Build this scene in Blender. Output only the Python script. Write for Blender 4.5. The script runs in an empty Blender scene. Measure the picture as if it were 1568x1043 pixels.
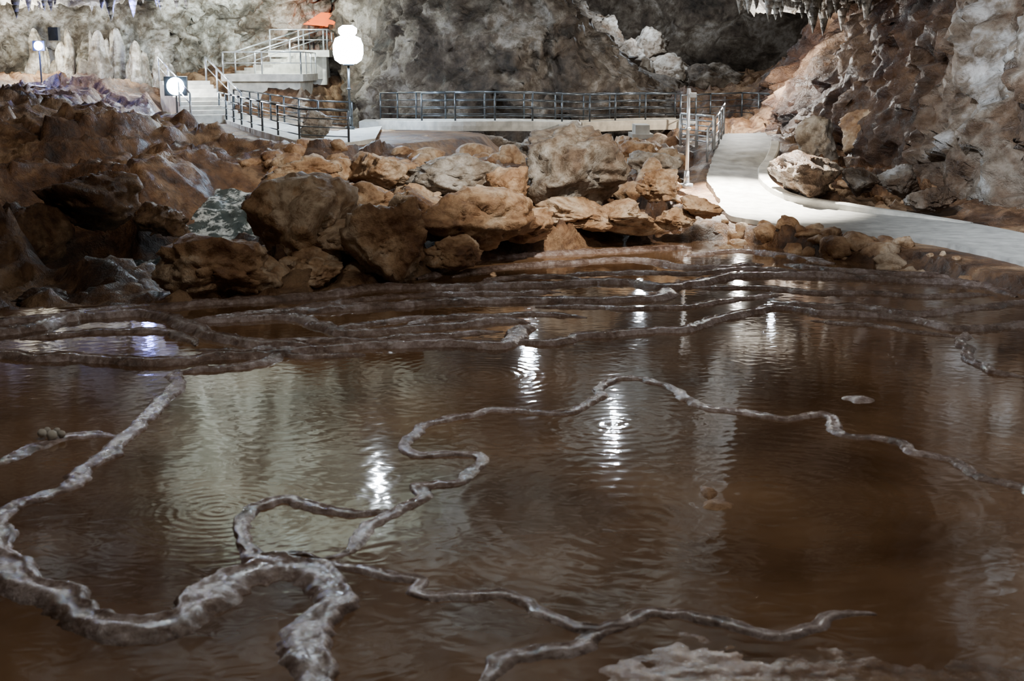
import bpy, math, random, bmesh
import numpy as np
from mathutils import Vector, Matrix, noise
random.seed(7)
# ---------------------------------------------------------------- camera
CAM=Vector((0,0,4.7)); F=2000.0; CX,CY=784.0,521.5
PIT=math.atan(421/2000.0); cp,sp=math.cos(PIT),math.sin(PIT)
cam=bpy.data.cameras.new('camera'); co=bpy.data.objects.new('camera',cam)
bpy.context.collection.objects.link(co)
co.location=CAM; co.rotation_euler=(math.pi/2-PIT,0,0)
cam.sensor_width=36; cam.lens=36*F/1568; cam.clip_end=400
cam.dof.use_dof=True; cam.dof.focus_distance=40; cam.dof.aperture_fstop=1.8
bpy.context.scene.camera=co
def G(u,v,z):
    """survey: point of the horizontal plane z sighted at (u,v)"""
    a=(u-CX)/F; b=(CY-v)/F
    d=Vector((a,cp+b*sp,-sp+b*cp)); t=(z-CAM.z)/d.z
    return CAM+d*t
def Dp(u,v,Y):
    a=(u-CX)/F; b=(CY-v)/F
    d=Vector((a,cp+b*sp,-sp+b*cp)); return CAM+d*(Y/d.y)
def Refl(u,v,z):
    p=G(u,v,0); d=p-CAM; d.z=-d.z; return p+d*(z/d.z)
COL=bpy.context.collection
# ---------------------------------------------------------------- materials
def newmat(name):
    m=bpy.data.materials.new(name); m.use_nodes=True
    nt=m.node_tree; return m,nt,nt.nodes['Principled BSDF']
def rock_mat(name,cols,scale=.35,rough=.7,bump=.9,dist=.25,stain=(.42,.36,.3),detail_scale=2.2,spec=.4,ygrad=None):
    m,nt,b=newmat(name); N=nt.nodes.new; L=nt.links.new
    g=N('ShaderNodeNewGeometry')
    n1=N('ShaderNodeTexNoise'); n1.inputs['Scale'].default_value=scale; n1.inputs['Detail'].default_value=5; n1.inputs['Roughness'].default_value=.65; n1.inputs['Distortion'].default_value=.6
    L(g.outputs['Position'],n1.inputs['Vector'])
    r=N('ShaderNodeValToRGB'); e=r.color_ramp.elements
    pos=[.34,.44,.52,.58,.66][:len(cols)]
    e[0].position=pos[0]; e[0].color=(*cols[0],1); e[1].position=pos[1]; e[1].color=(*cols[1],1)
    for p,c in zip(pos[2:],cols[2:]):
        x=e.new(p); x.color=(*c,1)
    L(n1.outputs['Fac'],r.inputs['Fac'])
    n2=N('ShaderNodeTexNoise'); n2.inputs['Scale'].default_value=scale*6; n2.inputs['Detail'].default_value=5; n2.inputs['Roughness'].default_value=.7
    L(g.outputs['Position'],n2.inputs['Vector'])
    r2=N('ShaderNodeValToRGB'); r2.color_ramp.elements[0].position=.38; r2.color_ramp.elements[0].color=(*stain,1)
    r2.color_ramp.elements[1].position=.58; r2.color_ramp.elements[1].color=(1,1,1,1)
    L(n2.outputs['Fac'],r2.inputs['Fac'])
    mx=N('ShaderNodeMix'); mx.data_type='RGBA'; mx.blend_type='MULTIPLY'; mx.inputs['Factor'].default_value=1
    L(r.outputs['Color'],mx.inputs['A']); L(r2.outputs['Color'],mx.inputs['B']); out=mx.outputs['Result']
    if ygrad:   # rock turns darker brown deeper into the chamber
        sx=N('ShaderNodeSeparateXYZ'); L(g.outputs['Position'],sx.inputs[0])
        ma=N('ShaderNodeMath'); ma.operation='MULTIPLY_ADD'; L(n1.outputs['Fac'],ma.inputs[0]); ma.inputs[1].default_value=14; L(sx.outputs['Y'],ma.inputs[2])
        mr=N('ShaderNodeMapRange'); mr.inputs['From Min'].default_value=ygrad[0]+7; mr.inputs['From Max'].default_value=ygrad[1]+7; L(ma.outputs[0],mr.inputs['Value'])
        m2=N('ShaderNodeMix'); m2.data_type='RGBA'; m2.blend_type='MULTIPLY'; L(mr.outputs['Result'],m2.inputs['Factor']); L(out,m2.inputs['A']); m2.inputs['B'].default_value=(*ygrad[2],1); out=m2.outputs['Result']
    L(out,b.inputs['Base Color'])
    n3=N('ShaderNodeTexNoise'); n3.inputs['Scale'].default_value=detail_scale; n3.inputs['Detail'].default_value=6; n3.inputs['Roughness'].default_value=.72; n3.inputs['Distortion'].default_value=.4
    L(g.outputs['Position'],n3.inputs['Vector'])
    bp=N('ShaderNodeBump'); bp.inputs['Strength'].default_value=bump; bp.inputs['Distance'].default_value=dist
    L(n3.outputs['Fac'],bp.inputs['Height']); L(bp.outputs['Normal'],b.inputs['Normal'])
    rr=N('ShaderNodeMapRange'); rr.inputs['From Min'].default_value=.3; rr.inputs['From Max'].default_value=.7
    rr.inputs['To Min'].default_value=max(.05,rough-.25); rr.inputs['To Max'].default_value=min(1,rough+.15)
    L(n2.outputs['Fac'],rr.inputs['Value']); L(rr.outputs['Result'],b.inputs['Roughness'])
    b.inputs['Specular IOR Level'].default_value=spec
    return m
def plain(name,col,rough=.5,metal=0,em=None,es=0):
    m,nt,b=newmat(name); N=nt.nodes.new; L=nt.links.new
    n=N('ShaderNodeTexNoise'); n.inputs['Scale'].default_value=3; n.inputs['Detail'].default_value=5
    g=N('ShaderNodeNewGeometry'); L(g.outputs['Position'],n.inputs['Vector'])
    r=N('ShaderNodeValToRGB'); r.color_ramp.elements[0].position=.3; r.color_ramp.elements[1].position=.65
    r.color_ramp.elements[0].color=(*[c*.6 for c in col],1); r.color_ramp.elements[1].color=(*col,1)
    L(n.outputs['Fac'],r.inputs['Fac']); L(r.outputs['Color'],b.inputs['Base Color'])
    b.inputs['Roughness'].default_value=rough; b.inputs['Metallic'].default_value=metal
    if em: b.inputs['Emission Color'].default_value=(*em,1); b.inputs['Emission Strength'].default_value=es
    return m
M_back=rock_mat('rock_grey_brown',[(.03,.022,.015),(.085,.062,.045),(.15,.12,.09),(.27,.235,.2)],.4,.7)
M_right=rock_mat('rock_wet_right',[(.03,.016,.008),(.11,.065,.037),(.22,.18,.14),(.48,.48,.47),(.74,.76,.78)],.24,.55,.9,.3,ygrad=(40,47,(.45,.27,.16)))
M_flow=rock_mat('flowstone',[(.05,.04,.03),(.15,.13,.105),(.36,.34,.3),(.62,.6,.56)],.5,.55,.9,.25)
M_terr=rock_mat('rock_brown_floor',[(.035,.016,.008),(.11,.053,.025),(.19,.10,.048),(.29,.18,.1)],.45,.6,.9,.2)
M_bld=rock_mat('boulder_tan',[(.19,.092,.042),(.34,.2,.105),(.48,.32,.19),(.58,.45,.32)],.6,.65,.8,.14,(.5,.42,.35))
M_bldg=rock_mat('boulder_grey',[(.16,.11,.075),(.28,.23,.18),(.36,.33,.29),(.47,.44,.4)],.6,.65,.8,.14)
M_ceil=rock_mat('ceiling_rock',[(.04,.03,.02),(.12,.10,.08),(.32,.31,.27),(.58,.6,.56)],.16,.8)
M_dam=rock_mat('rimstone_wet',[(.10,.06,.043),(.19,.125,.098),(.28,.21,.18),(.40,.33,.32)],1.2,.2,.9,.03,(.55,.48,.44),12,1.0)
M_sand=rock_mat('wet_sand',[(.10,.052,.025),(.16,.088,.043),(.21,.12,.062),(.28,.175,.10)],1.2,.25,.6,.02,(.65,.6,.55),7,.7)
M_conc=plain('concrete_pale',(.66,.63,.56),.75)
M_conc2=plain('concrete_walkway',(.43,.415,.38),.65)
M_metal=plain('railing_metal',(.10,.11,.12),.35,.7)
M_steel=plain('railing_steel',(.55,.57,.6),.3,.6)
M_white=plain('lamp_glass',(1,1,1),.4,0,(.6,.78,1),160)
M_blue=plain('blue_floodlight_glass',(.6,.7,1),.4,0,(.35,.45,1),120)
M_orange=plain('orange_canopy',(1,.2,.03),.6,0,(1,.15,.02),2.0)  # emission puts the canopy's lit look into the material
M_wood=plain('bridge_beam',(.55,.46,.34),.7)
def water_mat():
    m,nt,b=newmat('pool_water'); N=nt.nodes.new; L=nt.links.new
    g=N('ShaderNodeNewGeometry')
    n=N('ShaderNodeTexNoise'); n.inputs['Scale'].default_value=.4; n.inputs['Detail'].default_value=4; L(g.outputs['Position'],n.inputs['Vector'])
    r=N('ShaderNodeValToRGB'); r.color_ramp.elements[0].position=.35; r.color_ramp.elements[1].position=.68
    r.color_ramp.elements[0].color=(.085,.043,.02,1); r.color_ramp.elements[1].color=(.23,.132,.07,1)
    L(n.outputs['Fac'],r.inputs['Fac']); L(r.outputs['Color'],b.inputs['Base Color'])
    b.inputs['Roughness'].default_value=.05; b.inputs['IOR'].default_value=1.8
    def math_(op,a,bb=None):
        x=N('ShaderNodeMath'); x.operation=op
        for i,q in enumerate((a,bb)):
            if q is None: continue
            if isinstance(q,(int,float)): x.inputs[i].default_value=q
            else: L(q,x.inputs[i])
        return x.outputs[0]
    w=N('ShaderNodeTexNoise'); w.inputs['Scale'].default_value=2.8; w.inputs['Detail'].default_value=1.5; w.inputs['Distortion'].default_value=1.4
    mp=N('ShaderNodeMapping'); mp.inputs['Scale'].default_value=(.9,1.3,1); L(g.outputs['Position'],mp.inputs['Vector']); L(mp.outputs['Vector'],w.inputs['Vector'])
    tot=math_('MULTIPLY',w.outputs['Fac'],.15)
    for (u,v,k,am,fo) in [(735,575,38,.18,.9),(335,782,48,.14,1.2),(940,650,36,.18,1.2),(1180,760,26,.14,.3),(430,650,24,.10,.4),(980,790,22,.14,.3)]:
        c=G(u,v,0)
        d=N('ShaderNodeVectorMath'); d.operation='DISTANCE'; L(g.outputs['Position'],d.inputs[0]); d.inputs[1].default_value=c
        s=math_('SINE',math_('MULTIPLY',d.outputs['Value'],k))
        ex=math_('POWER',2.718,math_('MULTIPLY',d.outputs['Value'],-fo))
        tot=math_('ADD',tot,math_('MULTIPLY',math_('MULTIPLY',s,ex),am*.26))
    bp=N('ShaderNodeBump'); bp.inputs['Strength'].default_value=.45; bp.inputs['Distance'].default_value=.04
    L(tot,bp.inputs['Height']); L(bp.outputs['Normal'],b.inputs['Normal'])
    return m
M_water=water_mat()
def river_mat():
    m,nt,b=newmat('river_water'); N=nt.nodes.new; L=nt.links.new
    g=N('ShaderNodeNewGeometry'); n=N('ShaderNodeTexNoise'); n.inputs['Scale'].default_value=2.2; n.inputs['Detail'].default_value=8; n.inputs['Roughness'].default_value=.7; L(g.outputs['Position'],n.inputs['Vector'])
    r=N('ShaderNodeValToRGB'); r.color_ramp.elements[0].position=.5; r.color_ramp.elements[1].position=.6
    r.color_ramp.elements[0].color=(.04,.06,.06,1); r.color_ramp.elements[1].color=(.85,.93,.96,1)
    L(n.outputs['Fac'],r.inputs['Fac']); L(r.outputs['Color'],b.inputs['Base Color']); b.inputs['Roughness'].default_value=.2
    bp=N('ShaderNodeBump'); bp.inputs['Strength'].default_value=.8; bp.inputs['Distance'].default_value=.2; L(n.outputs['Fac'],bp.inputs['Height']); L(bp.outputs['Normal'],b.inputs['Normal'])
    return m
M_river=river_mat()
# ---------------------------------------------------------------- mesh helpers
def mkobj(name,verts,faces,mats,smooth=True,midx=None,parent=None,loc=None):
    me=bpy.data.meshes.new(name); me.from_pydata([tuple(v) for v in verts],[],faces)
    for m in (mats if isinstance(mats,(list,tuple)) else [mats]): me.materials.append(m)
    if smooth: me.polygons.foreach_set('use_smooth',[True]*len(me.polygons))
    if midx: me.polygons.foreach_set('material_index',midx)
    me.update(); o=bpy.data.objects.new(name,me); COL.objects.link(o)
    if loc is not None: o.location=loc
    if parent: o.parent=parent
    return o
def empty(name,loc=(0,0,0)):
    o=bpy.data.objects.new(name,None); COL.objects.link(o); o.empty_display_size=.2; return o
def grid_faces(nu,nv,flip=False,off=0):
    f=[]
    for i in range(nu-1):
        for j in range(nv-1):
            a=off+i*nv+j; q=(a,a+nv,a+nv+1,a+1)
            f.append(q[::-1] if flip else q)
    return f
class MB:
    def __init__(s): s.v=[];s.f=[];s.m=[]
    def tube(s,p0,p1,r,n=8,r1=None,mi=0):
        p0=Vector(p0);p1=Vector(p1);d=(p1-p0).normalized(); r1=r if r1 is None else r1
        a=d.orthogonal().normalized(); b=d.cross(a); o=len(s.v)
        for k in range(n):
            t=2*math.pi*k/n; w=a*math.cos(t)+b*math.sin(t); s.v.append(p0+w*r); s.v.append(p1+w*r1)
        for k in range(n):
            k2=(k+1)%n; s.f.append((o+2*k,o+2*k2,o+2*k2+1,o+2*k+1)); s.m.append(mi)
        s.f.append(tuple(o+2*k for k in range(n))[::-1]); s.f.append(tuple(o+2*k+1 for k in range(n))); s.m+=[mi,mi]
    def box(s,c,sz,rot=0,mi=0):
        o=len(s.v); c=Vector(c); R=Matrix.Rotation(rot,3,'Z')
        for x in(-.5,.5):
            for y in(-.5,.5):
                for z in(-.5,.5): s.v.append(c+R@Vector((x*sz[0],y*sz[1],z*sz[2])))
        for q in((0,1,3,2),(4,6,7,5),(0,4,5,1),(2,3,7,6),(0,2,6,4),(1,5,7,3)): s.f.append(tuple(o+i for i in q)); s.m.append(mi)
    def make(s,name,mats,smooth=False,parent=None): return mkobj(name,s.v,s.f,mats,smooth,s.m,parent)
def catmull(P,step):
    P=[Vector(p) for p in P]; Q=[P[0]*2-P[1]]+P+[P[-1]*2-P[-2]]; out=[]
    for i in range(1,len(Q)-2):
        a,b,c,d=Q[i-1],Q[i],Q[i+1],Q[i+2]; n=max(1,int((c-b).length/step))
        for k in range(n):
            t=k/n; out.append(.5*((2*b)+(c-a)*t+(2*a-5*b+4*c-d)*t*t+(3*b-3*c+d-a)*t**3))
    out.append(P[-1]); return out
def facet(p,s,seed):
    q=p*s+Vector((seed,seed*.7,seed*1.3)); d,pts=noise.voronoi(q); f=pts[0]
    r=noise.cell_vector(f*7.31+Vector((13.7,5.1,9.9)))
    return ((q-f).dot(r*2-Vector((1,1,1)))*.8+(r.x-.5)*.5)
def fbm(p,s,o=4): return noise.fractal(p*s,.9,2.1,o)
# ---------------------------------------------------------------- terrain
PATH_L=[G(*p) for p in [(1108,205,2.2),(1098,225,1.9),(1088,250,1.5),(1084,275,1.15),(1098,300,.85),(1116,328,.6),(1200,344,.5),(1300,353,.5),(1400,364,.5),(1480,378,.5),(1568,402,.45),(1680,440,.45)]]
PATH_R=[G(*p) for p in [(1172,203,2.2),(1186,225,1.9),(1180,248,1.5),(1168,268,1.2),(1178,288,.95),(1215,308,.7),(1300,322,.55),(1400,332,.5),(1490,342,.5),(1545,352,.5),(1620,368,.5),(1760,400,.5)]]
WALK_N=[G(*p) for p in [(575,212,2.15),(520,219,2.05),(460,216,2.1),(410,204,2.25),(370,192,2.35),(335,180,2.45)]]
WALK_F=[G(*p) for p in [(585,193,2.15),(540,197,2.1),(480,196,2.2),(440,188,2.3),(400,180,2.4),(360,172,2.45)]]
RIV=[G(*a) for a in [(385,290,.9),(372,315,.6),(352,348,.1),(325,374,-.25),(285,398,-.55),(225,435,-.85),(170,444,-.95),(110,420,-1.0),(60,445,-1.1),(-20,450,-1.2)]]
cps=[]
def cpt(u,v,z): p=G(u,v,z); cps.append((p.x,p.y,z))
for a in [(400,456,.1),(560,436,.1),(650,417,.15),(760,388,.2),(900,372,.25),(1030,360,.3),(1150,352,.35),(1280,366,.35),(1400,376,.35),(1568,420,.3),(1130,362,.1),(1280,385,.12),(1400,400,.12),(1568,440,.1),
 (300,462,.0),(200,468,-.1),(100,472,-.2),(0,482,-.2),
 (450,380,.5),(600,380,.5),(720,360,.6),(850,335,.7),(960,345,.6),(1040,330,.6),
 (450,290,1.3),(550,250,1.4),(650,250,1.2),(750,245,1.0),(850,240,1.0),(950,240,1.0),(1040,260,1.1),(530,300,1.2),(640,300,1.1),(750,290,1.1),(850,290,1.0),(950,290,.9),
 (620,224,.7),(660,224,.4),(720,224,.3),(800,224,.3),(900,222,.6),(980,220,.9),(1050,220,1.5),
 (200,178,3.0),(300,186,2.7),(355,195,2.5),(100,172,3.2),(40,160,3.4),(-60,150,3.6),
 (200,212,2.7),(300,212,2.5),(100,212,2.8),(20,205,3.0),(200,245,1.9),(300,245,1.7),(350,240,1.7),(100,245,2.0),(20,240,2.2),(-60,240,2.2),
 (250,330,.6),(200,300,1.1),(290,300,1.0),(100,320,.8),(20,340,.6),(40,400,-.4),(-60,400,-.2),(200,400,-.4),(270,380,-.3),(150,370,.2),
 (110,440,-1.1),(300,440,-.3),(400,330,.7),(400,400,.3),(30,465,-.6)]: cpt(*a)
for x,y,z in [(-25,62,4),(-20,62,3.9),(-15,62,3.9),(-11,64,3.6),(-8,62,1.6),(-4,62,.9),(0,62,.8),(5,62,1.0),(-5,57,.6),(-2,57,.4),(1,57,.4),(4,57,.6),(9,62,2.2),(12,62,2.4),(9,72,3.6),(12,74,4.0),(6,72,3.8),(9,84,4.4),(0,84,4),(-15,72,4.5),(-25,74,5),(-10,75,4.5),(16,60,2.5),(16,45,1.5),(17,30,.7),(20,20,.5),(14,38,.8),(12.5,46,1.3),(16,70,5),(-20,52,3.5),(-24,40,3),(-20,30,1),(-20,20,.3)]: cps.append((x,y,z))
for a,b in zip(PATH_L,PATH_R):
    m=(a+b)/2
    for q in(a,b,m): cps.append((q.x,q.y,q.z-.1))
for a,b in zip(WALK_N,WALK_F): 
    m=(a+b)/2; cps.append((m.x,m.y,m.z-.1)); cps.append((a.x,a.y,a.z-.15))
bound=[G(u,v,0) for u,v in [(-200,490),(0,482),(200,472),(400,460),(550,441),(650,422),(760,393),(900,376),(1030,366),(1130,366),(1280,396),(1400,412),(1568,450),(1800,500)]]
bx=np.array([p.x for p in bound]); by=np.array([p.y for p in bound])
xs=np.arange(-34,30,.13); ys=np.arange(6,88,.18)
XX,YY=np.meshgrid(xs,ys,indexing='ij')
num=np.zeros_like(XX); den=np.zeros_like(XX)
for x,y,z in cps:
    d2=((XX-x)/1.0)**2+((YY-y)/1.6)**2+.6; w=1/d2**2.0; num+=w*z; den+=w
ZZ=num/den
byi=np.interp(XX,bx,by)
inpool=np.clip((byi-YY)/.8,0,1)
def corridor(mid,hw,soft=1.0,kw=.85):
    D=np.full(XX.shape,1e9); Z=np.zeros(XX.shape); W=np.zeros(XX.shape)
    for a,b,h0,h1 in zip(mid[:-1],mid[1:],hw[:-1],hw[1:]):
        dx,dy=b.x-a.x,b.y-a.y; l=dx*dx+dy*dy+1e-9
        t=np.clip(((XX-a.x)*dx+(YY-a.y)*dy)/l,0,1); d=np.hypot(XX-a.x-t*dx,YY-a.y-t*dy)
        m=d<D; D=np.where(m,d,D); Z=np.where(m,a.z+t*(b.z-a.z),Z); W=np.where(m,h0+t*(h1-h0),W)
    return np.clip((D-W*kw)/soft,0,1),Z
def mids(A,B): return [(a+b)/2 for a,b in zip(A,B)],[(a-b).length/2 for a,b in zip(A,B)]
k1,z1=corridor(*mids(PATH_L,PATH_R)); k2,z2=corridor(*mids(WALK_N,WALK_F))
k3,z3=corridor(RIV,[1.0]*len(RIV),1.6)
amp=np.minimum(k1,k2)*(1-inpool)
st=.55; ph=ZZ/st+.35*np.sin(XX*.35)+.3*np.sin(YY*.22+XX*.1); fr=ph-np.floor(ph); s_=np.clip((fr-.5)*3.2+.5,0,1)
terr=ZZ+(s_-fr)*st
lf=np.clip((-XX-4)/4,0,1)*amp
ZZ=ZZ*(1-lf*.85)+terr*lf*.85
NZ=np.zeros_like(XX)
for i in range(XX.shape[0]):
    for j in range(XX.shape[1]):
        if amp[i,j]>0.01:
            p=Vector((XX[i,j],YY[i,j]*.8,ZZ[i,j]*.4))
            NZ[i,j]=.5*facet(p,.42,3)+.36*facet(p,1.0,9)+.18*facet(p,2.4,19)+.08*fbm(p,2.5,4)+.2*fbm(p,.35,2)
amp2=np.where((XX>5)&(YY<40),.45,1.)
ZZ=ZZ+NZ*amp*.85*amp2
ZZ=np.where(k3<1,ZZ*k3+(z3-.35)*(1-k3),ZZ)
ZZ=np.where(k1<1,ZZ*k1+(z1-.12)*(1-k1),ZZ); ZZ=np.where(k2<1,ZZ*k2+(z2-.12)*(1-k2),ZZ)
ZZ=ZZ*(1-inpool)+(-.35)*inpool
def H(x,y):
    i=int(np.clip((x+34)/.13,0,len(xs)-1)); j=int(np.clip((y-6)/.18,0,len(ys)-1)); return float(ZZ[i,j])
V=np.stack([XX,YY,ZZ],-1).reshape(-1,3)
mkobj('cave_floor',V.tolist(),grid_faces(len(xs),len(ys)),M_terr)
# ---------------------------------------------------------------- pool water
wv=[]; wf=[]
cols=np.linspace(-14,14,60)
for x in cols:
    yb=float(np.interp(x,bx,by))+.5
    wv.append((x,4,0)); wv.append((x,yb,0))
for i in range(len(cols)-1): wf.append((2*i,2*i+2,2*i+3,2*i+1))
mkobj('pool_water',wv,wf,M_water,False)
# ---------------------------------------------------------------- rimstone dams
def dam(pts,w=.26,h=.1,seed=0):
    P=[G(u,v,0) for u,v in pts]; P=catmull(P,.04); n=len(P); V=[];K=19
    near=P[n//2].y<14
    if near: w*=1.5; h*=.95
    else: w*=1.15; h*=.62
    T=[];S=0
    for i in range(n):
        t=(P[min(n-1,i+6)]-P[max(0,i-6)]); t.z=0; t.normalize(); T.append(t); S+=t.x
    sg=1 if S>0 else -1      # fixed downstream side (toward viewer) for the whole rim
    for i,p in enumerate(P):
        t=T[i]; nr=Vector((t.y,-t.x,0))*sg
        q=p+Vector((seed*3.1,0,0)); e=min(1,i/12,(n-1-i)/12)*.75+.25
        off=noise.noise(q*1.6)*.12+noise.noise(q*4.5)*.05
        ww=w*e*(1+.35*noise.noise(q*2.1+Vector((9,0,0))))
        hh=h*e*(1+.35*noise.noise(q*2.7+Vector((0,7,0))))
        for k in range(K):
            s=-1+2*k/(K-1)
            pr=1-max(0,(abs(s)-.55)/.45)**2.6 if s<0 else 1-max(0,(s-.25)/.75)**1.5
            sc=1+ (.3*noise.noise(q*6+Vector((3,s,3)))+.2*noise.noise(q*13+Vector((5,s,3))))*min(1,abs(s)*1.5)
            x=s*ww*.5*(1.0 if s<0 else 1.35)*sc
            rp=p+nr*(off+x)
            z=-.07+(hh+.07)*pr+.012*noise.noise(rp*9)+.008*noise.noise(rp*21)
            if -.5<s<.1: z-=.2*hh
            V.append((rp.x,rp.y,z))
    return mkobj('rimstone_dam',V,grid_faces(n,K,sg<0),M_dam)
dams=[
 ([(1640,790),(1568,752),(1520,735),(1460,708),(1400,695),(1385,680),(1340,672),(1290,668),(1270,645),(1255,635),(1200,642),(1130,632),(1075,622),(1040,605),(1010,588),(985,580),(940,584),(918,598),(905,620),(870,633),(820,632),(760,629),(720,636),(670,645),(637,663),(625,685),(645,699),(700,697),(732,699),(735,715),(712,737),(660,743),(628,747),(645,765),(612,785),(565,806),(545,828),(520,848),(492,856)],.19,.055),
 ([(492,856),(450,848),(405,852),(375,838),(368,808),(392,778),(440,766),(480,776),(530,787),(580,787),(615,782)],.15,.045),
 ([(372,838),(390,858),(430,868),(475,876),(502,895),(506,925),(488,950),(474,980),(484,1015),(500,1050),(505,1100)],.3,.08),
 ([(480,874),(400,880),(345,893),(315,928),(262,958),(200,970),(148,962),(108,935),(60,914),(20,888),(-20,840),(-60,820)],.34,.09),
 ([(492,856),(540,872),(600,882),(655,890),(640,908),(700,914),(780,918),(830,936),(870,957),(920,966),(990,940),(1040,945),(1110,962),(1200,972),(1280,948),(1340,940)],.13,.04),
 ([(725,1060),(770,1012),(830,1000),(880,995),(905,978),(960,958)],.17,.05),
 ([(-40,850),(0,790),(20,775),(70,762),(115,738),(150,705),(183,682),(207,655),(240,622),(268,592),(268,566)],.28,.06),
 ([(-60,730),(-10,712),(40,692),(100,672),(150,667),(185,674)],.24,.05),
 ([(0,800),(2,830),(30,880),(60,912)],.2,.05),
 ([(-60,542),(0,545),(60,550),(130,550),(200,557),(270,556),(330,548),(400,548),(450,540),(520,535),(600,530),(700,529),(770,531),(795,512),(810,498)],.3,.15),
 ([(780,526),(850,526),(900,516),(960,512),(1010,508),(1060,505),(1090,492),(1140,482),(1190,473),(1260,481),(1330,484),(1400,491),(1440,501),(1480,506),(1568,500),(1640,505)],.26,.12),
 ([(265,574),(330,566),(400,558),(430,545),(480,548),(560,545)],.22,.1),
 ([(-60,515),(0,512),(60,501),(110,489),(170,484),(230,483),(270,493),(310,512),(345,522),(420,530),(500,535)],.34,.17),
 ([(270,496),(350,491),(430,488),(470,493),(520,511),(560,512),(640,505),(700,500),(760,493),(812,496)],.3,.14),
 ([(-60,500),(0,494),(80,488),(150,479),(300,467),(400,461),(500,453),(560,443),(620,441),(700,441),(760,439),(830,438),(900,433),(960,434),(1020,441),(1080,432),(1130,424),(1230,422),(1320,427),(1400,432),(1500,437),(1600,450)],.34,.15),
 ([(300,492),(420,482),(550,472),(620,469),(700,463),(760,464),(820,461),(880,463),(940,461),(1000,459),(1025,452),(1010,441)],.34,.15),
 ([(1180,463),(1250,469),(1320,471),(1400,481),(1500,472),(1568,466),(1640,470)],.3,.1),
 ([(1480,508),(1474,530),(1500,560),(1540,574),(1580,580)],.2,.08),
 ([(690,425),(760,412),(830,406),(900,402),(960,398),(1010,404),(1080,412),(1170,405)],.3,.12),
 ([(640,428),(720,402),(800,392),(880,388),(960,384),(1060,380)],.35,.14),
 ([(1200,405),(1290,415),(1380,420),(1460,425),(1560,455)],.35,.1),
 ([(1060,440),(1160,442),(1240,448),(1330,450),(1420,455),(1520,452)],.25,.09),
 ([(610,505),(680,487),(760,484),(830,482),(900,486)],.22,.08),
 ([(500,505),(580,495),(640,488),(700,486)],.22,.08),
 ([(440,475),(520,464),(600,455),(680,452),(780,450),(860,448)],.24,.09),
 ([(820,472),(900,471),(980,474),(1060,470),(1130,458),(1200,452)],.22,.08),
 ([(560,522),(620,517),(690,514),(770,508)],.22,.09),
 ([(300,536),(380,540),(440,524),(520,521),(580,520)],.24,.09),
 ([(1050,393),(1130,385),(1200,392),(1280,404)],.3,.1),
 ([(1240,492),(1340,500),(1420,512),(1475,516)],.2,.06),
 ([(30,520),(120,512),(200,508),(262,512),(300,530)],.26,.1),
 ([(860,422),(960,418),(1060,420),(1130,412),(1220,414)],.26,.09),
 ([(700,452),(760,428),(840,424),(900,428)],.24,.08),
]
for i,(p,w,h) in enumerate(dams): dam(p,w,h,i+1)
def mound(name,u,v,rx,ry,h,mat,seed):
    c=G(u,v,0); V=[];n=40;r=16
    for i in range(r+1):
        for k in range(n):
            t=2*math.pi*k/n; f=i/r; wob=1+.3*noise.noise(Vector((math.cos(t)*1.3+seed,math.sin(t)*1.3,0)))
            x=c.x+math.cos(t)*rx*f*wob; y=c.y+math.sin(t)*ry*f*wob
            z=-.05+(h+.05)*(1-f**2.5)+.015*noise.noise(Vector((x*8,y*8,seed)))
            V.append((x,y,z))
    F=[]
    for i in range(r):
        for k in range(n):
            k2=(k+1)%n; F.append((i*n+k,(i+1)*n+k,(i+1)*n+k2,i*n+k2))
    return mkobj(name,V,F,mat)
mound('calcite_mound',1085,755,.13,.24,.05,M_bld,1)
mound('calcite_mound',1098,774,.22,.26,.04,M_bld,4)
mound('calcite_mound',1316,612,.3,.35,.04,M_dam,7)
pebv=[];pebf=[]
for du,dv,s in [(65,672,.06),(80,675,.07),(95,673,.05),(73,668,.05),(88,668,.045)]:
    c=G(du,dv,0)+Vector((0,0,.07)); bm=bmesh.new(); bmesh.ops.create_icosphere(bm,subdivisions=2,radius=s); o=len(pebv)
    for v in bm.verts: pebv.append(c+v.co*(1+.2*noise.noise(v.co*30+c)))
    pebf+= [tuple(o+x.index for x in f.verts) for f in bm.faces]; bm.free()
mkobj('white_pebbles',pebv,pebf,M_conc)
bar=[(-1.2,8.6),(-.2,9.0),(.5,9.8),(1.0,10.4),(1.6,10.65),(2.2,10.5),(3.2,10.4),(4.2,10.5),(5.5,10.2),(7.5,10.0)]
V=[];sx=np.linspace(-1.2,7.5,190);sy=np.linspace(7.2,11.6,120)
for x in sx:
    for y in sy:
        edge=np.interp(x,[b[0] for b in bar],[b[1] for b in bar])+.3*noise.noise(Vector((x*2,y*2,0)))
        d=edge-y
        z=-.03+.04*min(1,max(-.3,d/.8))
        z+=.016*noise.fractal(Vector((x*1.8,y*2.2,3)),.8,2,5)+.006*noise.noise(Vector((x*8,y*8,1)))-.004*max(0,x-2.5)
        V.append((x,y,z))
mkobj('sand_bar',V,grid_faces(190,120),M_sand)
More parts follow.
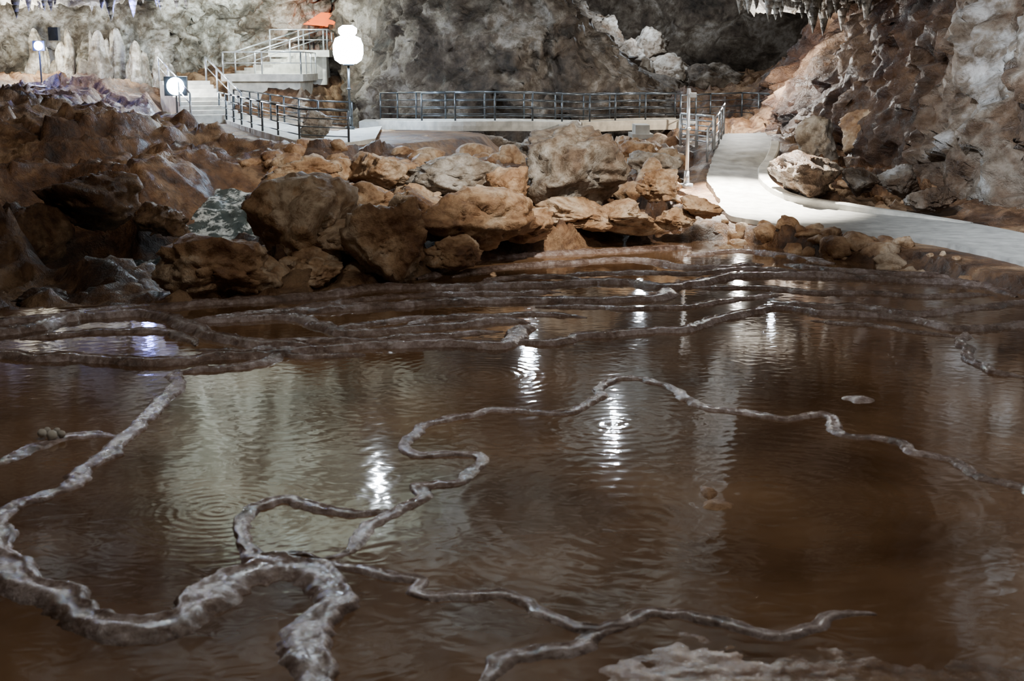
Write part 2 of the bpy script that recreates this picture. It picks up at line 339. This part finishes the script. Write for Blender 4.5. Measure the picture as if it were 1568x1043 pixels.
# ---------------------------------------------------------------- boulders
def rock_geo(seed,sub=4,planes=11,nz=.05):
    rnd=random.Random(seed); bm=bmesh.new(); bmesh.ops.create_icosphere(bm,subdivisions=sub,radius=1)
    N=[]
    for _ in range(planes):
        n=Vector((rnd.gauss(0,1),rnd.gauss(0,1),rnd.gauss(0,.8))).normalized(); N.append((n,rnd.uniform(.5,.95)))
    for v in bm.verts:
        d=v.co.normalized(); r=1.2
        for n,k in N:
            c=d.dot(n)
            if c>.05: r=min(r,k/c)
        p=d*r; q=p+Vector((seed*1.7,0,0))
        r+=nz*.7*fbm(q,1.8,4)+nz*1.9*facet(q,1.9,seed)+nz*.9*facet(q,4.2,seed+3)+nz*.35*fbm(q,6,3)
        v.co=d*r
    vs=[v.co.copy() for v in bm.verts]; fs=[tuple(x.index for x in f.verts) for f in bm.faces]; bm.free(); return vs,fs
def boulder_at(loc,sx,sz,mat,seed,depth=.9,rot=0):
    vs,fs=rock_geo(seed,5,11,.09)
    R=Matrix.Rotation(rot,3,'Y'); vs=[R@v for v in vs]
    mx=max(abs(v.x) for v in vs); mz=max(v.z for v in vs); mn=-min(v.z for v in vs)
    vs=[Vector((v.x*sx/mx,v.y*sx*depth,v.z*sz/(mz if v.z>0 else mn))) for v in vs]
    return mkobj('boulder',vs,fs,mat,True,loc=loc)
def boulder(u,vb,w,h,zb,mat=M_bld,seed=0,depth=.9,rot=0):
    p=G(u,vb,zb); dist=(p-CAM).length; sx=w/F*dist/2; sz=h/F*dist/2*1.12
    return boulder_at((p.x,p.y+sx*depth*.6,zb+sz*.8),sx,sz,mat,seed,depth,rot)
B=[(330,466,215,100,-.1,M_bld,1),(465,412,200,140,.2,M_bld,2),(600,432,170,124,.1,M_bld,3),(720,385,215,96,.4,M_bld,4),
 (885,318,170,126,.8,M_bldg,5),(945,365,180,56,.3,M_bld,6),(700,302,175,64,1.1,M_bldg,7),(585,292,130,56,1.2,M_bld,8),(465,282,120,44,1.4,M_bld,9),
 (785,318,90,62,.9,M_bld,10),(1012,308,75,48,.9,M_bld,11),(1070,335,80,34,.7,M_bld,12),(482,212,52,44,2.1,M_bldg,13),(560,350,150,70,.8,M_bld,14),
 (650,370,130,80,.6,M_bld,15),(800,372,120,50,.4,M_bld,16),(530,400,130,60,.4,M_bld,17),(740,250,130,44,.8,M_bldg,18),(650,255,90,46,.9,M_bld,19),
 (250,365,100,50,.1,M_terr,20),(120,350,170,80,.5,M_terr,21),(30,400,130,80,-.2,M_terr,22),(180,484,120,26,-.5,M_terr,24),
 (415,296,60,40,1.0,M_bld,25),(480,445,110,40,.0,M_bld,26),(690,410,100,45,.2,M_bld,27),(870,350,130,44,.5,M_bld,28),(1035,352,70,34,.4,M_bld,29),
 (960,256,100,46,1.1,M_bld,30),(1005,272,90,40,1.1,M_bldg,31),(830,250,90,44,.8,M_bldg,32),(590,240,70,40,1.0,M_bld,33),(50,482,100,34,-.5,M_terr,34),
 (1247,307,120,72,.75,M_right,35),(1252,262,70,80,1.2,M_bldg,36),(1388,306,80,50,.7,M_right,37),(1340,232,90,64,1.7,M_bld,38),(1440,325,90,36,.6,M_right,39),(1320,300,60,40,.8,M_right,40)]
for b in B: boulder(*b,rot=random.uniform(-.3,.3))
for x,y,z,s,sz,sd in [(6.4,73,4.5,1.9,1.7,51),(8.4,73.5,4.2,1.8,1.2,52),(5.4,75.5,6.1,1.8,1.5,53),(7.6,76,5.8,1.4,1.1,54),(10.6,72,3.8,2.0,1.1,55)]: boulder_at((x,y,z),s,sz,M_bldg if sd<55 else M_back,sd)
rv=[];rf=[]
bases=[rock_geo(100+i,3,8,.08) for i in range(8)]
def addrock(x,y,s):
    vs,fs=random.choice(bases); R=Matrix.Rotation(random.uniform(0,6.28),3,'Z')@Matrix.Rotation(random.uniform(0,6.28),3,'X')
    o=len(rv); sc=Vector((s,s*random.uniform(.7,1.1),s*random.uniform(.5,.9))); c=Vector((x,y,H(x,y)+s*.1))
    for v in vs:
        q=R@v; rv.append(c+Vector((q.x*sc.x,q.y*sc.y,q.z*sc.z)))
    rf.extend([tuple(o+i for i in f) for f in fs])
cnt=0
while cnt<190:
    u=random.uniform(380,1060); v=random.uniform(225,430); z=1.2 if v<300 else .4
    p=G(u,v,z)
    if p.y<float(np.interp(p.x,bx,by))+1 or p.y>54: continue
    i=int((p.x+34)/.13); j=int((p.y-6)/.18)
    if amp[i,j]<.9 or k3[i,j]<.7: continue
    addrock(p.x,p.y,random.choice([.15,.22,.3,.4,.6])); cnt+=1
for _ in range(70):
    x=random.uniform(-5.2,6.5); y=random.uniform(46,60)
    i=int((x+34)/.13); j=int((y-6)/.18)
    if amp[i,j]<.95: continue
    addrock(x,y,random.choice([.4,.55,.75]))
for _ in range(34):
    u=random.uniform(1210,1440); v=random.uniform(285,308); p=G(u,v,.9); addrock(p.x+.3,p.y+1.0,random.choice([.12,.2,.3]))
for _ in range(110):
    u=random.uniform(1100,1560); t=(u-1100)/460; v=352+t*60+random.uniform(-8,16); p=G(u,v,.25)
    i=int((p.x+34)/.13); j=int((p.y-6)/.18)
    if k1[i,j]<.5: continue
    addrock(p.x,p.y,random.choice([.12,.2,.3,.4]))
mkobj('rock_rubble',rv,rf,M_bld,True)
# ---------------------------------------------------------------- walls
def wall(name,pts,z0,z1,mat,seed,side=1,step=.3,zstep=.25,A=1.0,lean=None,big=1.5,fs=.4):
    P=catmull([Vector((x,y,0)) for x,y in pts],step); n=len(P); nz=int((z1-z0)/zstep)+1; V=[]
    for i,p in enumerate(P):
        a=P[max(0,i-3)];b=P[min(n-1,i+3)]; t=(b-a).normalized(); nr=Vector((t.y,-t.x,0))*side
        s=i/(n-1)
        for j in range(nz):
            z=z0+(z1-z0)*j/(nz-1); q=Vector((p.x,p.y,z))
            if lean: q=q+lean(s,z,p,nr)
            d=big*fbm(q,.13,3)+A*(.9*facet(q,fs,seed)+.55*facet(q,fs*2.4,seed+5)+.28*facet(q,fs*5,seed+8)+.16*fbm(q,1.1,5))
            V.append(q+nr*d+Vector((0,0,.3*A*facet(q,.9,seed+11))))
    return mkobj(name,V,grid_faces(n,nz,side<0),mat)
def lean_dome(s,z,p,nr):
    k=max(0,min(1,(s-.45)/.3)); zz=max(0,z-3.2)
    o=Vector((-1.15*zz*k if z<9 else -1.15*5.8*k,0,0)); o+=Vector((0,zz*.35,0)); return o
wall('wall_back',[(-10,78),(-8.8,70),(-6.8,65),(-3,63.5),(1,63),(5,63.6),(7.6,66),(8.8,70),(10,80)],.0,20,M_back,2,1,.16,.14,.9,lean_dome,1.0)
wall('wall_far',[(-46,70),(-34,82),(-20,90),(0,92),(14,88),(26,80),(34,66)],-1,26,M_back,6,1,.5,.4,1.2,None,2)
def lean_r(s,z,p,nr):
    zz=max(0,z-2.5); k=max(0,min(1,(p.y-36)/12))
    return -nr*(.6*zz*k if z<8 else .6*5.5*k)
wall('wall_right',[(16,76),(12.4,64),(11.1,56),(11.3,50),(13.0,44),(14.6,38),(14.8,33),(15.2,27),(16,18),(16,8),(15,-4)],-.5,22,M_right,11,1,.18,.16,.9,lean_r,1.3,.45)
wall('wall_left',[(-15,-4),(-17,10),(-19,25),(-23,40),(-28,50),(-31,58),(-30,64)],-3,22,M_back,14,1,.4,.3,1,None,1.5)
wall('wall_flowstone',[(-33,58),(-29,64.5),(-24,67.5),(-19,68.5),(-15,72),(-11.5,78),(-10,84)],2,18,M_flow,17,1,.17,.15,1.1,lambda s,z,p,nr: nr*max(0,z-6.4)*.5 if z<10 else nr*1.8,1.3)
wall('wall_near',[(15,-4),(0,-8),(-15,-4)],-1,22,M_back,21,1,.6,.6,1)
cv=[];cxs=np.arange(-48,40,.6);cys=np.arange(-12,96,.6)
for x in cxs:
    for y in cys:
        p=Vector((x,y,0)); z=17+2.5*fbm(p,.07,3)+1.3*facet(p,.3,31)+.8*facet(p,.8,33)+.3*fbm(p,.8,4)
        cv.append((x,y,z))
mkobj('ceiling',cv,grid_faces(len(cxs),len(cys),True),M_ceil)
def roof_ledge(name,x0,x1,y0,y1,zb,mat,seed,nst,smin,smax):
    root=empty(name); V=[];nx=110;ny=60
    for i in range(nx):
        for j in range(ny):
            a=i/(nx-1);b=j/(ny-1); x=x0+(x1-x0)*a;y=y0+(y1-y0)*b
            e=(max(abs(2*a-1),abs(2*b-1)))**5
            q=Vector((x,y,seed)); z=zb+.5*fbm(q,.3,3)+.55*facet(q,.6,seed)+.3*facet(q,1.6,seed)+9*e
            V.append((x,y,z))
    mkobj('ledge',V,grid_faces(nx,ny,True),mat,parent=root)
    m=MB(); r=random.Random(seed)
    for _ in range(nst):
        x=r.uniform(x0+.12*(x1-x0),x1-.12*(x1-x0)); y=r.uniform(y0+.1*(y1-y0),y0+.5*(y1-y0)); L=r.uniform(smin,smax)*r.random()**.6
        z=zb+.5; rad=L*.18+.05; prev=Vector((x,y,z+.3)); pr=rad*1.6
        for k in range(1,6):
            nx_=Vector((x+r.uniform(-.02,.02),y,z-L*k/5)); rr=rad*(1-k/5)**.8+.008
            m.tube(prev,nx_,pr,10,rr); prev=nx_; pr=rr
    m.make('stalactites',mat,True,root); return root
roof_ledge('stalactite_ceiling',8.2,15,50,60,7.1,M_flow,41,60,.7,1.8)
roof_ledge('stalactite_ceiling',-27,-13,58,68,7.7,M_flow,43,60,.5,1.8)
V=[];Fc=[];r=random.Random(5)
for cidx in range(15):
    u=70+cidx*14+r.uniform(-5,5); Y=r.uniform(64.2,65.8); x=(u-CX)/F*Y; rad=r.uniform(.18,.42); top=r.uniform(4.8,6.6); z0=3.4; o=len(V); nz=40;nk=24
    for j in range(nz):
        z=z0+(top-z0)*j/(nz-1); f=j/(nz-1)
        rr=rad*(1+.5*(1-f)**3+.4*noise.noise(Vector((x,z*1.2,cidx))))*((1-f**3)**.5+.05)
        for k in range(nk):
            t=2*math.pi*k/nk; fl=1+.18*math.sin(t*5+cidx)+.12*noise.noise(Vector((math.cos(t)*2,math.sin(t)*2,z*2+cidx*5)))
            V.append((x+rr*fl*math.cos(t)+.1*noise.noise(Vector((z,cidx,0))),Y+rr*fl*math.sin(t),z))
    for j in range(nz-1):
        for k in range(nk): k2=(k+1)%nk; Fc.append((o+j*nk+k,o+j*nk+k2,o+(j+1)*nk+k2,o+(j+1)*nk+k))
mkobj('flowstone_columns',V,Fc,M_flow)
# ---------------------------------------------------------------- river
P=catmull(RIV,.15);V=[]
for i,p in enumerate(P):
    a=P[max(0,i-2)];b=P[min(len(P)-1,i+2)];t=(b-a);t.z=0;t.normalize();nr=Vector((-t.y,t.x,0))
    w=1.1+.8*min(1,i/len(P)*2)
    for k in range(19):
        q=p+nr*(k/18*2-1)*w; V.append((q.x,q.y,q.z-.03+.12*noise.fractal(q*1.8,.8,2,4)))
mkobj('river_rapids',V,grid_faces(len(P),19),M_river)
# ---------------------------------------------------------------- walkways
def ribbon(name,Lp,Rp,mat):
    def res(P,n):
        P=catmull(P,.1);d=[0]
        for a,b in zip(P[:-1],P[1:]): d.append(d[-1]+(b-a).length)
        out=[]
        for i in range(n):
            s=d[-1]*i/(n-1);k=min(len(d)-2,max(0,int(np.searchsorted(d,s))-1));t=(s-d[k])/max(1e-6,d[k+1]-d[k]);out.append(P[k].lerp(P[k+1],min(1,max(0,t))))
        return out
    n=160;A=res(Lp,n);Bq=res(Rp,n);V=[]
    for a,b in zip(A,Bq):
        d=(a-b).normalized()*(.12*noise.noise(a*1.3)+.06*noise.noise(a*4))
        a=a+d
        V.append(a-Vector((0,0,.3)))
        for k in range(11): 
            q=a.lerp(b,k/10); V.append(q+Vector((0,0,.015*noise.noise(q*2))))
        V.append(b-Vector((0,0,.3)))
    return mkobj(name,V,grid_faces(n,13),mat,False),A,Bq
_,A1,B1=ribbon('stone_walkway',PATH_L,PATH_R,M_conc2)
_,A2,B2=ribbon('concrete_walkway',WALK_N,WALK_F,M_conc)
def curb(name,P,w,h,mat):
    V=[];n=len(P)
    for i,p in enumerate(P):
        a=P[max(0,i-1)];b=P[min(n-1,i+1)];t=(b-a).normalized();nr=Vector((-t.y,t.x,0)).normalized()
        hh=h*min(1,(n-1-i)/25)
        for x,z in((-.5,-.2),(-.5,hh*.8),(-.38,hh),(.38,hh),(.5,hh*.8),(.5,-.2)): V.append(p+nr*x*w+Vector((0,0,z)))
    return mkobj(name,V,grid_faces(n,6),mat,False)
curb('walkway_curb',[p for p in B1[26:112]],.34,.2,M_conc)
# ---------------------------------------------------------------- railing
def railing(name,P,h=1.1,sp=1.9,mat=M_metal,r=.03,rails=(1.0,.72,.45,.18),parent=None):
    P=[Vector(p) for p in P]; d=[0]
    for a,b in zip(P[:-1],P[1:]): d.append(d[-1]+(b-a).length)
    n=max(1,round(d[-1]/sp)); pts=[]
    for i in range(n+1):
        s=d[-1]*i/n;k=0
        while k<len(d)-2 and d[k+1]<s:k+=1
        pts.append(P[k].lerp(P[k+1],(s-d[k])/max(1e-6,d[k+1]-d[k])))
    m=MB();Z=Vector((0,0,1))
    for p in pts: m.tube(p-Z*.02,p+Z*h,r*1.35)
    for a,b in zip(pts[:-1],pts[1:]):
        for q in rails: m.tube(a+Z*h*q,b+Z*h*q,r*(1.2 if q==1 else .7))
    return m.make(name,mat,True,parent)
# ---------------------------------------------------------------- bridge
br=empty('footbridge')
fe=catmull([G(576,184,2.3),Vector((-3.5,55.8,2.42)),Vector((0,55.2,2.45)),G(890,187,2.3)],.5)
def deck(name,fe,wd,th,mat,back=Vector((0,1,0))):
    V=[];n=len(fe)
    for i,p in enumerate(fe):
        for y,z in((0,-th),(-.03,-th*.5),(-.03,-.03),(0,0),(.15,0),(.16,-.04),(wd-.16,-.04),(wd-.15,0),(wd,0),(wd,-th)): V.append(p+back*y+Vector((0,0,z)))
    f=grid_faces(n,10)
    for i in range(n-1): f.append((i*10+9,i*10,(i+1)*10,(i+1)*10+9)[::-1])
    f.append(tuple(range(10))); f.append(tuple((n-1)*10+k for k in range(10))[::-1])
    return mkobj(name,V,f,mat,False,parent=br)
deck('deck',fe,2.2,.42,M_conc)
fe2=catmull([G(890,187,2.3),G(965,184,2.3),G(1042,183,2.3)],.5)
deck('deck_approach',[p+Vector((.05,0,.0)) for p in fe2],2.2,.45,M_wood)
railing('railing_front',[p+Vector((0,.1,0)) for p in fe[8:]]+[p+Vector((0,.1,0)) for p in fe2],1.15,1.75,parent=br)
railing('railing_back',[p+Vector((0,2.1,0)) for p in fe]+[p+Vector((0,2.1,0)) for p in fe2],1.15,1.75,parent=br)
m=MB()
for u in (868,985): p=G(u,190,2.3); m.box((p.x,p.y+1,.9),(.6,1.6,2.7)); m.box((p.x,p.y+1,1.78),(.9,2,.2))
m.box((fe[0].x-.3,fe[0].y+1,1.3),(.9,2.4,1.9)); p=fe2[-1]; m.box((p.x+.3,p.y+1,1.35),(.8,2.4,1.8))
m.make('piers',M_conc2,False,br)
railing('walkway_railing',[WALK_N[1]+Vector((.3,.2,0))]+[p+Vector((0,.2,0)) for p in WALK_N[2:]],1.1,1.9)
railing('walkway_railing',[p+Vector((0,-.15,0)) for p in WALK_F[1:]],1.1,1.9)
railing('path_railing',[G(1042,184,2.3),G(1090,180,2.3),G(1140,178,2.35),G(1185,182,2.35)],1.1,1.6)
railing('path_railing',[PATH_L[0],PATH_L[1],PATH_L[2]+Vector((0,.8,0))],1.1,1.3,M_steel)
a=G(1042,222,1.9); railing('path_railing',[a,G(1092,228,1.9)],1.1,1.0,M_steel,.04,(1,.84,.68,.52,.36,.2))
# ---------------------------------------------------------------- lamp posts
def lamp(name,p,hh,head):
    r=empty(name); m=MB(); Z=Vector((0,0,1))
    m.tube(p-Z*.02,p+Z*.12,.2,16); m.tube(p+Z*.1,p+Z*.5,.09,14,.07); m.tube(p+Z*.5,p+Z*hh,.06,14,.045)
    m.tube(p+Z*(hh*.62),p+Z*(hh*.65),.09,14)
    if head: m.tube(p+Z*hh,p+Z*(hh+.08),.2,16,.26)
    m.make('post',M_metal if head else M_steel,True,r)
    if head:   # lantern head enlarged so its shape includes the glow, smaller one on top
        g=MB(); c=p+Z*(hh+.08)
        prof=[(.34,0),(.55,.15),(.62,.4),(.62,.75),(.52,1.02),(.3,1.12)]
        for (ra,za),(rb,zb) in zip(prof[:-1],prof[1:]): g.tube(c+Z*za,c+Z*zb,ra,24,rb)
        q=[(.28,1.13),(.38,1.24),(.38,1.42),(.2,1.54)]
        for (ra,za),(rb,zb) in zip(q[:-1],q[1:]): g.tube(c+Z*za,c+Z*zb,ra,24,rb)
        g.make('lantern',M_white,True,r)
    else:
        g=MB(); c=p+Z*hh; g.tube(c,c+Z*.18,.07,12,.05); g.box(c+Vector((.12,0,-.02)),(.2,.2,.14)); g.make('floodlight_head',M_steel,False,r)
    return r
LP=G(536,198,2.1); lamp('lamp_post',LP,2.6,True)
PP=G(1051,287,1.05); lamp('floodlight_post',PP,2.8,False)
def floodlight_or_glare(p,sz,mat):
    r=empty('floodlight_or_glare'); p=Vector(p); m=MB(); g=MB()
    m.tube((p.x,p.y+.15,H(p.x,p.y)-.1),(p.x,p.y+.15,p.z-sz*.5),.04); m.box(p+Vector((0,.16,0)),(sz*1.25,.2,sz*1.05)); m.make('housing',M_metal,False,r)
    g.tube(p+Vector((0,.06,0)),p+Vector((0,.0,0)),sz*.48,20,sz*.4); g.make('lens',mat,False,r)
floodlight_or_glare(Dp(58,70,60),.42,M_blue); floodlight_or_glare(Dp(268,132,58.5),.8,M_white)  # second is an added glowing lens standing for the overlit patch on the stairs
# ---------------------------------------------------------------- upper left stairs and platforms
def stairs(name,a,b,w,n):
    r=empty(name); a=Vector(a);b=Vector(b);d=(b-a);dh=Vector((d.x,d.y,0));L=dh.length;dh.normalize();ang=math.atan2(dh.y,dh.x)
    m=MB()
    for i in range(n):
        c=a+dh*(L*(i+.5)/n); top=a.z+d.z*(i+1)/n; bot=a.z-.3; m.box((c.x,c.y,(top+bot)/2),(L/n+.01,w,top-bot),ang)
    m.make('steps',M_conc,False,r)
    s=Vector((-dh.y,dh.x,0))
    for k in(-1,1): railing('handrail',[a+s*k*w/2,b+s*k*w/2],1.1,2,M_steel,.035,(1,.6),r)
    return r
sa=Vector(((338-CX)/F*57,57,2.45)); sb=Vector(((290-CX)/F*63,63,4.0)); stairs('staircase',sa,sb,2.2,9)
def platform(name,x0,x1,y0,y1,z,th=.35):
    r=empty(name);m=MB();m.box(((x0+x1)/2,(y0+y1)/2,z-th/2),(x1-x0,y1-y0,th));m.box(((x0+x1)/2,(y0+y1)/2+.3,z-th-.7),(x1-x0-.5,y1-y0-.8,1.5));m.make('slab',M_conc,False,r)
    railing('railing',[(x0+.1,y0+.1,z),(x1-.1,y0+.1,z)],1.05,1.6,M_steel,.03,(1,.5),r); railing('railing',[(x1-.1,y0+.1,z),(x1-.1,y1,z)],1.05,1.6,M_steel,.03,(1,.5),r); return r
platform('viewing_platform',-14.2,-10.2,65,70,4.3)
platform('viewing_platform',-12.8,-9.6,70.2,74,5.5)
stairs('staircase',(-13.6,68,4.3),(-10.6,71.5,5.5),1.6,8)
r=empty('orange_canopy');p=Dp(500,32,76);m=MB()
for dx in(-1,1):
    for dy in(0,1.6): m.tube((p.x+dx,p.y+dy,4.5),(p.x+dx,p.y+dy,p.z),.05,mi=1)
o=len(m.v);m.v+=[Vector((p.x-1.3,p.y-.3,p.z-.2)),Vector((p.x+1.3,p.y-.3,p.z-.4)),Vector((p.x+1.3,p.y+1.9,p.z-.4)),Vector((p.x-1.3,p.y+1.9,p.z-.2)),Vector((p.x-.4,p.y+.8,p.z+.5)),Vector((p.x+.4,p.y+.8,p.z+.45))]
for f in((0,1,5,4),(1,2,5),(2,3,4,5),(3,0,4)): m.f.append(tuple(o+i for i in f));m.m.append(0)
m.make('cover',[M_orange,M_metal],False,r)
m=MB();c=Dp(83,52,62);m.box(c,(.45,.35,.6));m.tube(c+Vector((0,-.2,-.08)),c+Vector((0,-.16,-.08)),.15,16);m.box(c+Vector((0,.3,0)),(.1,.5,.1));m.make('wall_speaker',M_metal)
# ---------------------------------------------------------------- lights
def pt(name,loc,w,col=(1,1,1),rad=.15):
    l=bpy.data.lights.new(name,'POINT');l.energy=w;l.color=col;l.shadow_soft_size=rad;o=bpy.data.objects.new(name,l);COL.objects.link(o);o.location=loc;return o
def spot(name,loc,tgt,w,ang,col=(1,1,1),rad=.15,blend=.5):
    l=bpy.data.lights.new(name,'SPOT');l.energy=w;l.color=col;l.shadow_soft_size=rad;l.spot_size=math.radians(ang);l.spot_blend=blend
    o=bpy.data.objects.new(name,l);COL.objects.link(o);o.location=loc;o.rotation_euler=(Vector(tgt)-Vector(loc)).to_track_quat('-Z','Y').to_euler();return o
CW=(.8,.9,1)
pt('lamp_light',LP+Vector((0,-.1,3.4)),4200,(.58,.78,1),.55)
spot('path_light',(6.6,41.5,7.4),(7.1,39.5,.9),70000,52,(1,.97,.88),.12,.9)
pt('passage_light',(10.0,57,4.6),2400,(1,.97,.9),.15)
pt('platform_light',(-11.5,67.5,7.6),2600,(.88,1,.95),.2)
pt('platform_light',(-14.6,59.3,4.7),1400,(.95,1,1),.15)
pt('flowstone_light',(-22.5,62.5,6.2),1700,(1,.98,.85),.15)
pt('flowstone_light',(-17.5,63,5.5),500,(.95,1,.95),.15)
pt('blue_light',Dp(58,72,59.5),350,(.2,.28,1),.12)
pt('blue_light',(-17,60,7.2),450,(.2,.25,1),.2)
pt('far_light',(7.2,72.5,7.9),900,CW,.2)
spot('far_light',(8,68,8.5),(7,80,13),14000,80,CW,.2,.7)
pt('stalactite_light',(10.5,52,5.4),60,CW,.1)
pt('canopy_light',(-10.8,73.5,7.6),200,(1,.35,.1),.1)
spot('ceiling_light',(-5,48,8.5),(-12,66,15),40000,62,(.82,1,.9),.3,.8)
spot('wall_light',(3,22,11),(15.5,30,7.5),50000,80,(.78,.88,1),.2,.9)
spot('wall_light',(5,42,9),(12.5,46,3.5),1600,80,(1,.84,.62),.2,.8)
pt('roof_or_fill_light',Refl(810,542,7.9),900,CW,.25)
pt('roof_or_fill_light',Refl(940,650,10.5),900,CW,.13)
pt('roof_or_fill_light',Refl(580,742,10),900,CW,.11)
pt('roof_or_fill_light',(-3,17,12.5),1000,(1,.93,.84),.3)  # unseen fill added to brighten the foreground pools
pt('roof_or_fill_light',(4,14,12.5),1000,(1,.92,.82),.3)  # second added fill over the pools, no fixture
spot('boulder_fill',(4,26,11),(.5,40,.5),14000,70,(1,.93,.82),.2,.9)  # unseen fill added to brighten the boulder fronts
spot('ledge_fill',(-7,34,11),(-15,44,1),1600,85,(1,.82,.62),.2,.9)  # added warm fill that lifts the left rocks
w=bpy.data.worlds.new('world');bpy.context.scene.world=w;w.use_nodes=True;w.node_tree.nodes['Background'].inputs[0].default_value=(.02,.025,.03,1);w.node_tree.nodes['Background'].inputs[1].default_value=.3
